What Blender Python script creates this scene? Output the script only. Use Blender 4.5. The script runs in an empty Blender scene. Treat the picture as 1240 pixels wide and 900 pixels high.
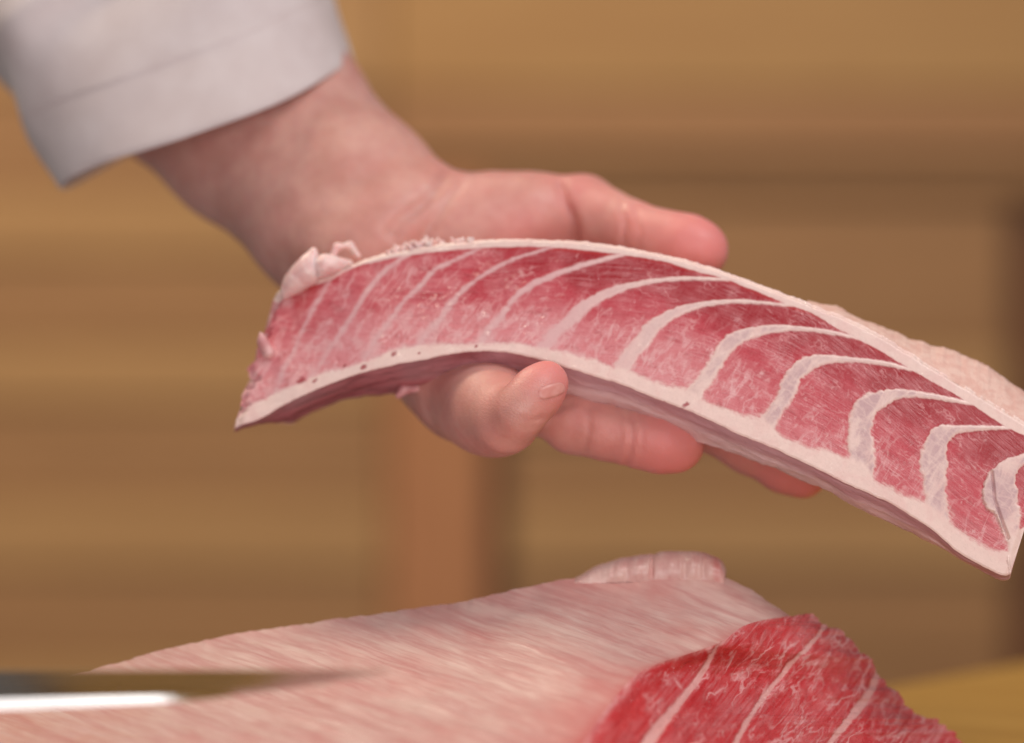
import bpy, math, random
import numpy as np
from mathutils import Vector
from mathutils.bvhtree import BVHTree

random.seed(7); np.random.seed(7)
SC = bpy.context.scene
COL = SC.collection

# ------------------------------------------------------------------ camera
D0 = 0.95                      # focus distance (m)
PPM = 4000.0                   # photo pixels per metre at focus distance
cam_d = bpy.data.cameras.new("camera"); cam = bpy.data.objects.new("camera", cam_d); COL.objects.link(cam)
cam.location = (0, -D0, 0); cam.rotation_euler = (math.radians(90), 0, 0)
cam_d.sensor_width = 36; cam_d.lens = 36 * D0 / (1240 / PPM)
cam_d.clip_start = 0.02; cam_d.clip_end = 50
cam_d.dof.use_dof = True; cam_d.dof.focus_distance = D0 - 0.002; cam_d.dof.aperture_fstop = 3.8
SC.camera = cam

# ------------------------------------------------------------------ light
world = bpy.data.worlds.new("World"); SC.world = world; world.use_nodes = True
bgn = world.node_tree.nodes["Background"]
bgn.inputs[0].default_value = (1.0, 0.94, 0.90, 1); bgn.inputs[1].default_value = 0.17

def area_light(name, loc, target, size, power, col=(1, 1, 1)):
    l = bpy.data.lights.new(name, 'AREA'); l.shape = 'DISK'; l.size = size; l.energy = power; l.color = col
    o = bpy.data.objects.new(name, l); COL.objects.link(o); o.location = loc
    o.rotation_euler = (Vector(target) - Vector(loc)).to_track_quat('-Z', 'Y').to_euler()
    return o
area_light("key_lamp", (0.55, -0.55, 1.05), (0.02, 0.02, 0.0), 0.7, 9.6, (1, 0.97, 0.95))
area_light("fill_lamp", (0.08, -1.55, 0.04), (0, 0, -0.02), 1.1, 10.8, (1.0, 0.97, 0.98))
area_light("wall_fill_lamp", (-0.75, 0.6, 1.45), (-0.2, 1.6, -0.05), 0.8, 29, (1, 0.86, 0.66))  # unseen lamp, added to brighten the wall behind

SC.view_settings.view_transform = 'Standard'; SC.view_settings.look = 'None'
SC.view_settings.exposure = 0.0; SC.view_settings.gamma = 1
SC.view_settings.use_curve_mapping = False

# ------------------------------------------------------------------ helpers
def W(px, py, y):
    """photo pixel at depth y (m behind the focus plane) -> world point(s)"""
    s = (D0 + np.asarray(y, float)) / D0 / PPM
    return np.stack(np.broadcast_arrays((np.asarray(px, float) - 620) * s, np.asarray(y, float), (450 - np.asarray(py, float)) * s), -1)

def lin(r, g, b):
    f = lambda c: (c / 255 / 12.92) if c / 255 <= 0.04045 else ((c / 255 + 0.055) / 1.055) ** 2.4
    return (f(r), f(g), f(b), 1)

def smooth(a, b, x):
    t = np.clip((x - a) / (b - a), 0, 1); return t * t * (3 - 2 * t)

def _hash(ix, iy, iz, seed):
    h = (ix.astype(np.int64) * 374761393 + iy.astype(np.int64) * 668265263 + iz.astype(np.int64) * 2147483647 + seed * 974634371) & 0xffffffff
    h = ((h ^ (h >> 13)) * 1274126177) & 0xffffffff
    h = ((h ^ (h >> 16)) * 2246822519) & 0xffffffff
    return ((h ^ (h >> 15)) & 0xffffff) / float(0xffffff)

def vnoise(x, y, z=0.0, seed=0):
    x, y, z = np.broadcast_arrays(np.asarray(x, float), np.asarray(y, float), np.asarray(z, float))
    ix, iy, iz = np.floor(x), np.floor(y), np.floor(z)
    fx, fy, fz = x - ix, y - iy, z - iz
    fx = fx * fx * (3 - 2 * fx); fy = fy * fy * (3 - 2 * fy); fz = fz * fz * (3 - 2 * fz)
    r = 0
    for dx in (0, 1):
        for dy in (0, 1):
            for dz in (0, 1):
                w = (fx if dx else 1 - fx) * (fy if dy else 1 - fy) * (fz if dz else 1 - fz)
                r = r + w * _hash(ix + dx, iy + dy, iz + dz, seed)
    return r * 2 - 1

def fbm(x, y, z=0.0, seed=0, o=4):
    r, a = 0, 0.5
    for i in range(o):
        r = r + a * vnoise(x * 2 ** i, y * 2 ** i, np.asarray(z) * 2 ** i, seed + i); a *= 0.5
    return r

def spline(pts, n=80):
    """Catmull-Rom through pts (k,d) -> (n,d)"""
    p = np.asarray(pts, float); p = np.vstack([2 * p[0] - p[1], p, 2 * p[-1] - p[-2]])
    m = len(p) - 3; t = np.linspace(0, m - 1e-6, n); i = t.astype(int); f = (t - i)[:, None]
    a, b, c, d = p[i], p[i + 1], p[i + 2], p[i + 3]
    return 0.5 * (2 * b + (c - a) * f + (2 * a - 5 * b + 4 * c - d) * f ** 2 + (3 * b - a - 3 * c + d) * f ** 3)

def curve_y(pts, x):
    c = spline(pts, 600); o = np.argsort(c[:, 0]); return np.interp(x, c[o, 0], c[o, 1])

def resample(pts, n):
    c = spline(pts, 800); L = np.r_[0, np.cumsum(np.linalg.norm(np.diff(c, axis=0), axis=1))]
    t = np.linspace(0, L[-1], n); return np.stack([np.interp(t, L, c[:, k]) for k in range(c.shape[1])], 1)

# --- mesh objects
def link(name, me, mat, parent=None):
    o = bpy.data.objects.new(name, me); COL.objects.link(o)
    if mat: me.materials.append(mat)
    if parent: o.parent = parent
    return o

def mesh(name, V, F, mat, parent=None, attrs=None, smooth_sh=True):
    me = bpy.data.meshes.new(name)
    me.from_pydata(np.asarray(V).tolist(), [], F.tolist() if isinstance(F, np.ndarray) else F)
    if smooth_sh: me.polygons.foreach_set("use_smooth", [True] * len(me.polygons))
    for k, a in (attrs or {}).items():
        a = np.asarray(a, np.float32)
        if a.ndim == 1:
            me.attributes.new(k, 'FLOAT', 'POINT').data.foreach_set("value", a)
        else:
            me.attributes.new(k, 'FLOAT_VECTOR', 'POINT').data.foreach_set("vector", a.ravel())
    me.update()
    return link(name, me, mat, parent)

def tag(o, label=None, cat=None, group=None, kind=None):
    for k, v in (("label", label), ("category", cat), ("group", group), ("kind", kind)):
        if v: o[k] = v
    return o

def empty(name, loc=(0, 0, 0)):
    o = bpy.data.objects.new(name, None); COL.objects.link(o); o.location = loc; o.empty_display_size = 0.02
    return o

def grid_faces(nu, nv):
    i, j = np.meshgrid(np.arange(nu - 1), np.arange(nv - 1), indexing='ij')
    a = i * nv + j
    return np.stack([a, a + nv, a + nv + 1, a + 1], -1).reshape(-1, 4)

def compact(V, F, attrs=None):
    u, inv = np.unique(F, return_inverse=True)
    return V[u], inv.reshape(F.shape), {k: np.asarray(a)[u] for k, a in (attrs or {}).items()}, u

# --- node helper
class NT:
    def __init__(s, name):
        s.m = bpy.data.materials.new(name); s.m.use_nodes = True; s.t = s.m.node_tree
        s.b = s.t.nodes["Principled BSDF"]
    def n(s, typ, **kw):
        n = s.t.nodes.new(typ)
        for k, v in kw.items(): setattr(n, k, v)
        return n
    def l(s, a, b): s.t.links.new(a, b)
    def put(s, sock, v):
        if isinstance(v, bpy.types.NodeSocket): s.l(v, sock)
        elif v is not None: sock.default_value = v
    def attr(s, name, vec=False):
        n = s.n("ShaderNodeAttribute", attribute_name=name); return n.outputs["Vector" if vec else "Fac"]
    def math(s, op, a, b=None, clamp=False):
        n = s.n("ShaderNodeMath", operation=op, use_clamp=clamp); s.put(n.inputs[0], a); s.put(n.inputs[1], b); return n.outputs[0]
    def noise(s, vec, scale, detail=3, rough=0.5, dist=0.0, stretch=None, rot=0.0, out="Fac"):
        if stretch or rot:
            mp = s.n("ShaderNodeMapping"); s.l(vec, mp.inputs[0]); mp.inputs[3].default_value = stretch or (1, 1, 1); mp.inputs[2].default_value = (0, 0, rot); vec = mp.outputs[0]
        n = s.n("ShaderNodeTexNoise"); s.l(vec, n.inputs["Vector"])
        n.inputs["Scale"].default_value = scale; n.inputs["Detail"].default_value = detail; n.inputs["Roughness"].default_value = rough; n.inputs["Distortion"].default_value = dist
        return n.outputs[out]
    def ridge(s, fac, w):            # thin bright lines where the noise crosses one half
        d = s.math('ABSOLUTE', s.math('SUBTRACT', fac, 0.5)); return s.math('SUBTRACT', 1.0, s.math('DIVIDE', d, w), True)
    def ramp(s, fac, a, b, lo=0.0, hi=1.0):
        n = s.n("ShaderNodeMapRange", interpolation_type='SMOOTHSTEP'); s.put(n.inputs[0], fac)
        for i, v in zip((1, 2, 3, 4), (a, b, lo, hi)): n.inputs[i].default_value = v
        return n.outputs[0]
    def mix(s, f, a, b):
        n = s.n("ShaderNodeMix", data_type='RGBA'); s.put(n.inputs[0], f); s.put(n.inputs[6], a); s.put(n.inputs[7], b); return n.outputs[2]
    def bump(s, h, strength, dist, prev=None):
        n = s.n("ShaderNodeBump"); n.inputs["Strength"].default_value = strength; n.inputs["Distance"].default_value = dist
        s.put(n.inputs["Height"], h)
        if prev is not None: s.l(prev, n.inputs["Normal"])
        return n.outputs[0]
    def coord(s, which="Object"): return s.n("ShaderNodeTexCoord").outputs[which]
    def set(s, **kw):
        for k, v in kw.items(): s.put(s.b.inputs[k.replace("_", " ")], v)
        return s.m

# --- signed distance modelling
def round_cone(P, a, b, r1, r2):
    ba = b - a; l2 = ba @ ba; rr = r1 - r2; a2 = l2 - rr * rr; il2 = 1 / l2
    pa = P - a; y = pa @ ba; z = y - l2
    q = pa * l2 - y[..., None] * ba; x2 = np.einsum('...i,...i', q, q); y2 = y * y * l2; z2 = z * z * l2
    k = np.sign(rr) * rr * rr * x2
    d = (np.sqrt(np.maximum(x2 * a2 * il2, 0)) + y * rr) * il2 - r1
    d = np.where(np.sign(z) * a2 * z2 > k, np.sqrt(x2 + z2) * il2 - r2, d)
    d = np.where(np.sign(y) * a2 * y2 < k, np.sqrt(x2 + y2) * il2 - r1, d)
    return d

def smin(a, b, k):
    h = np.clip(0.5 + 0.5 * (b - a) / k, 0, 1); return b + (a - b) * h - k * h * (1 - h)

class Field:
    def __init__(s, lo, hi, h):
        s.lo = np.array(lo, float); s.h = h; s.n = np.ceil((np.array(hi) - s.lo) / h).astype(int) + 1
        s.ax = [s.lo[i] + np.arange(s.n[i]) * h for i in range(3)]
    def new(s): return np.full(s.n, 0.05, np.float32)
    def add(s, f, a, b, r1, r2, k):
        a, b = np.asarray(a, float), np.asarray(b, float); pad = max(r1, r2) + 3 * k + 0.004
        lo = np.minimum(a, b) - pad; hi = np.maximum(a, b) + pad
        i0 = np.clip(((lo - s.lo) / s.h).astype(int), 0, s.n - 1); i1 = np.clip(((hi - s.lo) / s.h).astype(int) + 2, 1, s.n)
        if np.any(i1 <= i0): return
        sl = tuple(slice(i0[i], i1[i]) for i in range(3))
        P = np.stack(np.meshgrid(*[s.ax[i][sl[i]] for i in range(3)], indexing='ij'), -1)
        f[sl] = smin(f[sl], round_cone(P, a, b, r1, r2), k)
    def chain(s, f, pts, k):
        for (p, r), (q, r2) in zip(pts[:-1], pts[1:]): s.add(f, p, q, r, r2, k)
    def polygonise(s, f):
        ins = f < 0; nx, ny, nz = f.shape
        c = [ins[i:nx - 1 + i, j:ny - 1 + j, k:nz - 1 + k] for i in (0, 1) for j in (0, 1) for k in (0, 1)]
        cnt = sum(x.astype(np.int8) for x in c); act = (cnt > 0) & (cnt < 8)
        ci = np.argwhere(act); idx = -np.ones(act.shape, np.int64); idx[act] = np.arange(len(ci))
        acc = np.zeros((len(ci), 3)); num = np.zeros(len(ci))
        cor = [np.array(q) for q in [(i, j, k) for i in (0, 1) for j in (0, 1) for k in (0, 1)]]
        val = [f[ci[:, 0] + q[0], ci[:, 1] + q[1], ci[:, 2] + q[2]].astype(float) for q in cor]
        for m in range(8):
            for n in range(m + 1, 8):
                if np.abs(cor[m] - cor[n]).sum() != 1: continue
                x = (val[m] < 0) != (val[n] < 0); t = val[m] / np.where(x, val[m] - val[n], 1)
                acc += np.where(x[:, None], cor[m] + t[:, None] * (cor[n] - cor[m]), 0); num += x
        V = s.lo + (ci + acc / num[:, None]) * s.h
        Fs = []
        for ax in range(3):
            b, c2 = [(1, 2), (2, 0), (0, 1)][ax]
            lo = [slice(None)] * 3; hi = [slice(None)] * 3; lo[ax] = slice(0, -1); hi[ax] = slice(1, None)
            A, B = ins[tuple(lo)], ins[tuple(hi)]
            e = np.argwhere(A != B); ok = (e[:, b] > 0) & (e[:, c2] > 0) & (e[:, b] < f.shape[b] - 1) & (e[:, c2] < f.shape[c2] - 1); e = e[ok]
            q = []
            for db, dc in ((1, 1), (0, 1), (0, 0), (1, 0)):
                t = e.copy(); t[:, b] -= db; t[:, c2] -= dc; q.append(idx[t[:, 0], t[:, 1], t[:, 2]])
            q = np.stack(q, 1); fl = ~A[e[:, 0], e[:, 1], e[:, 2]]; q[fl] = q[fl][:, ::-1]; Fs.append(q)
        return V, np.vstack(Fs)

def laplace(V, F, it, lam=0.5):
    E = np.vstack([F[:, [0, 1]], F[:, [1, 2]], F[:, [2, 3]], F[:, [3, 0]]]); E = np.vstack([E, E[:, ::-1]])
    deg = np.bincount(E[:, 0], minlength=len(V))[:, None]
    for _ in range(it):
        for l in (lam, -lam * 1.02):
            S = np.stack([np.bincount(E[:, 0], V[E[:, 1], k], len(V)) for k in range(3)], 1) / np.maximum(deg, 1); V = V + l * (S - V)
    return V

def vnormals(V, F):
    n = np.cross(V[F[:, 2]] - V[F[:, 0]], V[F[:, 3]] - V[F[:, 1]]); N = np.zeros_like(V)
    for k in range(4): np.add.at(N, F[:, k], n)
    return N / np.maximum(np.linalg.norm(N, axis=1, keepdims=True), 1e-12)

def poly_dist(P, C):
    """distance of P (n,2) to polyline C (m,2), arclength there, side (+ = right of travel in image coords), segment t"""
    best = np.full(len(P), 1e9); side = np.zeros(len(P)); arc = np.zeros(len(P)); L = 0
    for a, b in zip(C[:-1], C[1:]):
        ab = b - a; l2 = ab @ ab + 1e-12; t = np.clip(((P - a) @ ab) / l2, 0, 1)
        q = P - a - t[:, None] * ab; d = np.einsum('ij,ij->i', q, q); m = d < best
        best[m] = d[m]; side[m] = (ab[0] * q[m, 1] - ab[1] * q[m, 0]); arc[m] = L + t[m] * math.sqrt(l2); L += math.sqrt(l2)
    return np.sqrt(best), arc, side

# ------------------------------------------------------------------ materials
def meat_material(name, dark, red, pink, fatc, gelc, fscale=1.0, marb=1.0, netw=1.0):
    k = NT(name)
    fib, par = k.attr("fib", True), k.attr("par", True)
    fat, pale, rim, gel, spot = k.attr("fat"), k.attr("pale"), k.attr("rim"), k.attr("gel"), k.attr("spot")
    big = k.noise(fib, 0.02, 3)
    med = k.noise(fib, 0.07, 3, 0.55, 0.4, stretch=(0.45, 1, 1))
    pv = k.math('ADD', pale, k.math('MULTIPLY', k.math('SUBTRACT', big, 0.5), 0.35))
    c = k.mix(k.ramp(pv, 0.02, 0.38), dark, red)
    c = k.mix(k.ramp(pv, 0.30, 1.05, 0, 0.80), c, pink)
    c = k.mix(k.math('MULTIPLY', k.ramp(med, 0.50, 0.72, 0, 0.45), k.ramp(pv, 0.0, 0.5, 0.3, 1.0)), c, pink)
    c = k.mix(k.ramp(med, 0.46, 0.28, 0, 0.45), c, dark)
    # fibres running across the muscle
    f1 = k.noise(fib, 0.15 * fscale, 1.5, 0.5, 0.15, stretch=(0.07, 1, 1))
    f2 = k.noise(fib, 0.27 * fscale, 1, 0.5, 0.1, stretch=(0.05, 1, 1))
    fine = k.math('MAXIMUM', k.ridge(f1, 0.06), k.math('MULTIPLY', k.ridge(f2, 0.10), 0.6))
    amt = k.math('MULTIPLY', fine, k.ramp(k.noise(fib, 0.028, 2), 0.36, 0.60, 0.06, 0.9))
    c = k.mix(k.math('MULTIPLY', amt, 0.42), c, lin(226, 150, 154))
    # bundle network
    v1 = k.n("ShaderNodeTexVoronoi", feature='DISTANCE_TO_EDGE'); mp = k.n("ShaderNodeMapping"); mp.inputs[3].default_value = (0.30, 1, 1)
    wob = k.n("ShaderNodeVectorMath", operation='ADD'); k.l(fib, wob.inputs[0])
    wv = k.n("ShaderNodeVectorMath", operation='SCALE'); k.l(k.noise(fib, 0.06, 3, out="Color"), wv.inputs[0]); wv.inputs[3].default_value = 24; k.l(wv.outputs[0], wob.inputs[1])
    k.l(wob.outputs[0], mp.inputs[0]); k.l(mp.outputs[0], v1.inputs["Vector"]); v1.inputs["Scale"].default_value = 0.07 * fscale
    net = k.ramp(v1.outputs["Distance"], 0.0, 0.07, 1, 0)
    net = k.math('MULTIPLY', net, k.ramp(k.noise(fib, 0.035, 2), 0.44, 0.64, 0.0, 0.55 * netw))
    c = k.mix(net, c, lin(230, 165, 166))
    # marbling wisps along the segments, denser towards the belly side
    w1 = k.ridge(k.noise(par, 0.055, 3, 0.5, 0.7, stretch=(0.30, 1, 1)), 0.045)
    w1 = k.math('MULTIPLY', w1, k.math('MULTIPLY', k.ramp(k.noise(par, 0.018, 2), 0.40, 0.60), k.ramp(pale, 0.05, 0.7, 0.10, 1.0)))
    c = k.mix(k.math('MULTIPLY', w1, 0.55 * marb, True), c, lin(238, 190, 190))
    b1 = k.noise(par, 0.085, 4, 0.6, 1.0, stretch=(0.55, 1, 1))
    thr = k.math('SUBTRACT', 0.70, k.math('MULTIPLY', pale, 0.22))
    blot = k.math('MULTIPLY', k.ramp(k.math('SUBTRACT', b1, thr), -0.06, 0.16), 0.60 * marb)
    c = k.mix(blot, c, lin(234, 182, 182))
    c = k.mix(k.math('MULTIPLY', rim, 0.8), c, lin(188, 34, 30))
    # fat
    fn = k.noise(fib, 0.11, 5, 0.6)
    fc = k.mix(k.ramp(fn, 0.35, 0.7), fatc, tuple(min(1, x * 1.06) for x in fatc[:3]) + (1,))
    fc = k.mix(k.ramp(k.noise(fib, 0.028, 4, 0.6, 0.5), 0.45, 0.70, 0, 0.40), fc, lin(232, 184, 180))
    fc = k.mix(k.math('MULTIPLY', k.attr("thin"), 0.75), fc, lin(222, 168, 172))
    gn = k.noise(par, 0.05, 4, 0.6, 0.5, stretch=(0.35, 1, 1))
    gm = k.math('MULTIPLY', gel, k.ramp(gn, 0.36, 0.56, 0.15, 1.0))
    v2 = k.n("ShaderNodeTexVoronoi", feature='DISTANCE_TO_EDGE'); m2 = k.n("ShaderNodeMapping"); m2.inputs[3].default_value = (0.5, 1, 1); m2.inputs[2].default_value = (0, 0, 0.9); k.l(wob.outputs[0], m2.inputs[0]); k.l(m2.outputs[0], v2.inputs["Vector"]); v2.inputs["Scale"].default_value = 0.05
    gm = k.math('MULTIPLY', gm, k.ramp(v2.outputs["Distance"], 0.0, 0.16, 0.62, 1.0))
    fc = k.mix(gm, fc, gelc)
    edgen = k.math('ADD', k.math('MULTIPLY', k.noise(fib, 0.16, 4, 0.6), 0.5), k.math('MULTIPLY', k.noise(fib, 0.22, 2, 0.5, 0.1, stretch=(0.10, 1, 1)), 0.5))
    fm = k.ramp(k.math('ADD', fat, k.math('MULTIPLY', k.math('SUBTRACT', edgen, 0.5), 1.15)), 0.12, 0.86)
    c = k.mix(fm, c, fc)
    c = k.mix(spot, c, lin(158, 40, 54))
    # wet, slightly pebbled surface
    h1 = k.noise(fib, 0.42, 3, 0.6); h2 = k.noise(fib, 0.12, 3, 0.6)
    h = k.math('MULTIPLY', k.math('ADD', k.math('MULTIPLY', h1, 0.5), k.math('MULTIPLY', h2, 0.9)), k.math('SUBTRACT', 1.0, k.math('MULTIPLY', fm, 0.72)))
    h = k.math('ADD', h, k.math('MULTIPLY', k.math('MULTIPLY', amt, 0.35), k.math('SUBTRACT', 1.0, fm)))
    nb = k.bump(h, 0.45, 0.0006)
    ro = k.math('SUBTRACT', k.ramp(k.noise(fib, 0.3, 2), 0.35, 0.65, 0.26, 0.46), k.math('MULTIPLY', gm, 0.08))
    k.set(Base_Color=c, Roughness=ro, Normal=nb, Specular_IOR_Level=0.42)
    cb = k.bump(k.noise(fib, 0.17, 1.5, 0.5), 0.8, 0.0030)
    k.set(Coat_Weight=k.ramp(k.noise(fib, 0.03, 2), 0.46, 0.66, 0.06, 0.6), Coat_Roughness=0.09, Coat_Normal=cb)
    return k.m

MAT_BELLY = meat_material("marbled_belly", lin(162, 27, 39), lin(196, 68, 80), lin(226, 146, 150), lin(238, 207, 199), lin(206, 170, 172))
MAT_RED = meat_material("red_loin", lin(178, 28, 34), lin(198, 52, 58), lin(214, 106, 106), lin(224, 160, 154), lin(210, 150, 146), 0.6, 1.0, 1.5)

def membrane_material():
    k = NT("pale_membrane"); p = k.attr("fib", True); red = k.attr("red")
    a = k.noise(p, 0.05, 4, 0.6, 0.5, stretch=(0.16, 1, 1), rot=0)
    b = k.noise(p, 0.20, 4, 0.62, 0.6, stretch=(0.09, 1, 1))
    d = k.noise(p, 0.010, 3, 0.55)
    c = k.mix(k.ramp(a, 0.32, 0.68), lin(204, 150, 144), lin(222, 184, 174))
    c = k.mix(k.ramp(b, 0.46, 0.68, 0, 0.42), c, lin(228, 198, 188))
    c = k.mix(k.ramp(b, 0.48, 0.30, 0, 0.34), c, lin(190, 120, 118))
    c = k.mix(k.ramp(d, 0.44, 0.70, 0, 0.5), c, lin(205, 130, 124))
    c = k.mix(red, c, lin(196, 84, 84))
    h = k.math('ADD', k.math('MULTIPLY', b, 0.8), a)
    k.set(Base_Color=c, Roughness=k.ramp(d, 0.3, 0.7, 0.32, 0.5), Normal=k.bump(h, 0.30, 0.0012), Specular_IOR_Level=0.45, Coat_Weight=k.ramp(d, 0.4, 0.6, 0.1, 0.5), Coat_Roughness=0.22)
    return k.m
MAT_MEMB = membrane_material()

def skin_side_material():
    k = NT("belly_lining"); p = k.attr("fib", True); red = k.attr("red")
    a = k.noise(p, 0.06, 5, 0.62, 0.8, stretch=(0.30, 1, 1)); b = k.noise(p, 0.25, 3, 0.6)
    wv = k.ramp(k.math('ADD', k.attr("across"), k.math('MULTIPLY', k.math('SUBTRACT', a, 0.5), 0.35)), 0.22, 0.5)
    c = k.mix(wv, lin(196, 152, 160), lin(230, 202, 206))
    c = k.mix(k.math('MULTIPLY', k.ramp(a, 0.5, 0.75), 0.3), c, lin(222, 190, 194))
    c = k.mix(red, c, k.mix(k.ramp(a, 0.36, 0.66), lin(146, 56, 64), lin(192, 108, 116)))
    k.set(Base_Color=c, Roughness=0.38, Normal=k.bump(k.math('ADD', a, k.math('MULTIPLY', b, 0.4)), 0.6, 0.001), Specular_IOR_Level=0.45)
    return k.m
MAT_LINING = skin_side_material()

def fat_material(name, c1, c2, rough=0.4, sss=0.0):
    k = NT(name); p = k.coord(); a = k.noise(p, 260, 4, 0.6); b = k.noise(p, 900, 3, 0.6)
    k.set(Base_Color=k.mix(k.ramp(a, 0.35, 0.65), c1, c2), Roughness=rough, Normal=k.bump(k.math('ADD', a, b), 0.4, 0.0006), Subsurface_Weight=sss, Subsurface_Radius=(0.004, 0.0022, 0.0018), Subsurface_Scale=1.0)
    return k.m
MAT_FAT = fat_material("white_fat", lin(228, 184, 182), lin(240, 208, 204), 0.3, 0.7)
MAT_FATPINK = fat_material("pink_fat", lin(206, 140, 142), lin(232, 184, 182))
MAT_FUZZ = fat_material("pale_fat", lin(226, 176, 174), lin(240, 206, 202), 0.3, 0.6)
MAT_FLAP = fat_material("fish_skin_side", lin(224, 176, 164), lin(234, 196, 184), 0.42)

def skin_material():
    k = NT("skin"); p = k.coord(); red = k.attr("red")
    a = k.noise(p, 60, 4, 0.6); b = k.noise(p, 220, 4, 0.6); f = k.noise(p, 1500, 3, 0.6)
    c = k.mix(k.ramp(a, 0.34, 0.66), lin(198, 142, 130), lin(214, 162, 150))
    c = k.mix(k.ramp(b, 0.42, 0.72, 0, 0.26), c, lin(196, 116, 112))
    c = k.mix(k.ramp(k.noise(p, 110, 3, 0.6, 1.0), 0.50, 0.72, 0, 0.14), c, lin(184, 140, 140))
    c = k.mix(red, c, lin(224, 134, 130))
    v = k.n("ShaderNodeTexVoronoi", feature='DISTANCE_TO_EDGE'); k.l(p, v.inputs["Vector"]); v.inputs["Scale"].default_value = 900
    h = k.math('ADD', k.math('MULTIPLY', k.ramp(v.outputs["Distance"], 0, 0.25), 0.5), f)
    k.set(Base_Color=c, Roughness=k.ramp(b, 0.3, 0.7, 0.34, 0.52), Normal=k.bump(h, 0.2, 0.0005), Specular_IOR_Level=0.42,
          Subsurface_Weight=0.35, Subsurface_Radius=(0.0042, 0.0016, 0.0009), Subsurface_Scale=1.0)
    return k.m
MAT_SKIN = skin_material()

def nail_material():
    k = NT("fingernail"); p = k.coord(); a = k.noise(p, 300, 2)
    k.set(Base_Color=k.mix(k.ramp(a, 0.3, 0.7), lin(214, 140, 132), lin(222, 156, 148)), Roughness=0.42); return k.m
MAT_NAIL = nail_material()

def cloth_material():
    k = NT("white_cotton"); p = k.coord(); a = k.noise(p, 18, 4, 0.6); w = k.noise(p, 1800, 2)
    c = k.mix(k.ramp(a, 0.35, 0.65), lin(204, 187, 186), lin(216, 202, 202))
    k.set(Base_Color=c, Roughness=0.9, Normal=k.bump(w, 0.25, 0.0006), Sheen_Weight=0.15); return k.m
MAT_CLOTH = cloth_material()

def wood_material(name, c1, c2, c3, sx=3.0, rough=0.55, axis='X'):
    k = NT(name); p = k.coord("Object")
    oi = k.n("ShaderNodeObjectInfo"); ad = k.n("ShaderNodeVectorMath", operation='ADD'); k.l(p, ad.inputs[0]); k.l(oi.outputs["Location"], ad.inputs[1])
    st = (0.08, 1, 1) if axis == 'X' else (1, 1, 0.08)
    g = k.noise(ad.outputs[0], 40, 5, 0.6, 0.6, stretch=st); f = k.noise(ad.outputs[0], 160, 4, 0.6, 0.2, stretch=st)
    c = k.mix(k.ramp(g, 0.35, 0.66), c1, c2); c = k.mix(k.ramp(f, 0.5, 0.75, 0, 0.5), c, c3)
    k.set(Base_Color=c, Roughness=rough, Normal=k.bump(f, 0.2, 0.0008)); return k.m
MAT_WOOD = wood_material("wall_wood", lin(156, 112, 70), lin(166, 120, 76), lin(140, 98, 58))
MAT_WOOD_L = wood_material("light_wall_wood", lin(172, 128, 80), lin(180, 136, 86), lin(156, 112, 68))
MAT_WOOD_SHADE = wood_material("shaded_rail_wood", lin(148, 104, 62), lin(156, 112, 68), lin(132, 90, 50))  # darker brown, holds the shade under the upper rails in its colour
MAT_WOOD_R = wood_material("red_wood", lin(172, 112, 70), lin(182, 122, 78), lin(154, 92, 52), axis='Z')
MAT_WOOD_O = wood_material("orange_wall_wood", lin(160, 112, 70), lin(168, 120, 76), lin(146, 98, 58))
MAT_WOOD_D = wood_material("dark_wood", lin(116, 70, 34), lin(132, 82, 42), lin(96, 54, 24), axis='Z')
MAT_WOOD_Y = wood_material("yellow_wood", lin(172, 126, 74), lin(180, 136, 82), lin(152, 106, 58))
MAT_BOARD = wood_material("board_wood", lin(158, 116, 48), lin(172, 130, 60), lin(138, 98, 36), rough=0.5)

def steel_material():
    k = NT("steel"); p = k.coord(); n = k.noise(p, 500, 2, stretch=(0.03, 1, 1))
    k.set(Base_Color=(0.50, 0.48, 0.46, 1), Metallic=1.0, Roughness=k.ramp(n, 0.3, 0.7, 0.20, 0.30)); return k.m
MAT_STEEL = steel_material()
MAT_HANDLE = wood_material("knife_handle_wood", lin(120, 84, 50), lin(140, 100, 62), lin(90, 60, 34))

# ------------------------------------------------------------------ background wall
def box(name, x0, x1, y0, y1, z0, z1, mat, parent=None, bev=0.003):
    c = np.array([(x0 + x1) / 2, (y0 + y1) / 2, (z0 + z1) / 2]); h = np.array([x1 - x0, y1 - y0, z1 - z0]) / 2
    import bmesh
    bm = bmesh.new(); bmesh.ops.create_cube(bm, size=2)
    for v in bm.verts: v.co = Vector((v.co.x * h[0], v.co.y * h[1], v.co.z * h[2]))
    if bev: bmesh.ops.bevel(bm, geom=list(bm.edges), offset=min(bev, min(h) * 0.6), segments=2, affect='EDGES', profile=0.7)
    me = bpy.data.meshes.new(name); bm.to_mesh(me); bm.free(); me.update()
    o = link(name, me, mat, parent); o.location = c; return o

YW = 1.60
def wx(px, y=YW): return (px - 620) * (D0 + y) / D0 / PPM
def wz(py, y=YW): return (450 - py) * (D0 + y) / D0 / PPM
wall = box("wall", wx(-500), wx(1900), YW + 0.03, YW + 0.05, wz(1500), wz(-500), MAT_WOOD_D); tag(wall, kind="structure")
def wbox(name, a, b, t, bt, front, mat): 
    o = box(name, wx(a), wx(b), YW + front, YW + 0.032, wz(bt), wz(t), mat); 
    o.parent = wall; o.matrix_parent_inverse = wall.matrix_world.inverted(); o.location = o.location - wall.location; o.matrix_parent_inverse.identity(); return o
for i, (a, b, m) in enumerate(((-300, 108, 1), (110, 228, 0), (230, 312, 1), (314, 414, 0), (416, 488, 1), (490, 602, 0), (604, 690, 1), (692, 800, 0), (802, 900, 1), (902, 1200, 0))):
    wbox("plank", -480, 466, a, b, (0.003, -0.001)[m], (MAT_WOOD, MAT_WOOD_L)[m])
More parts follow.
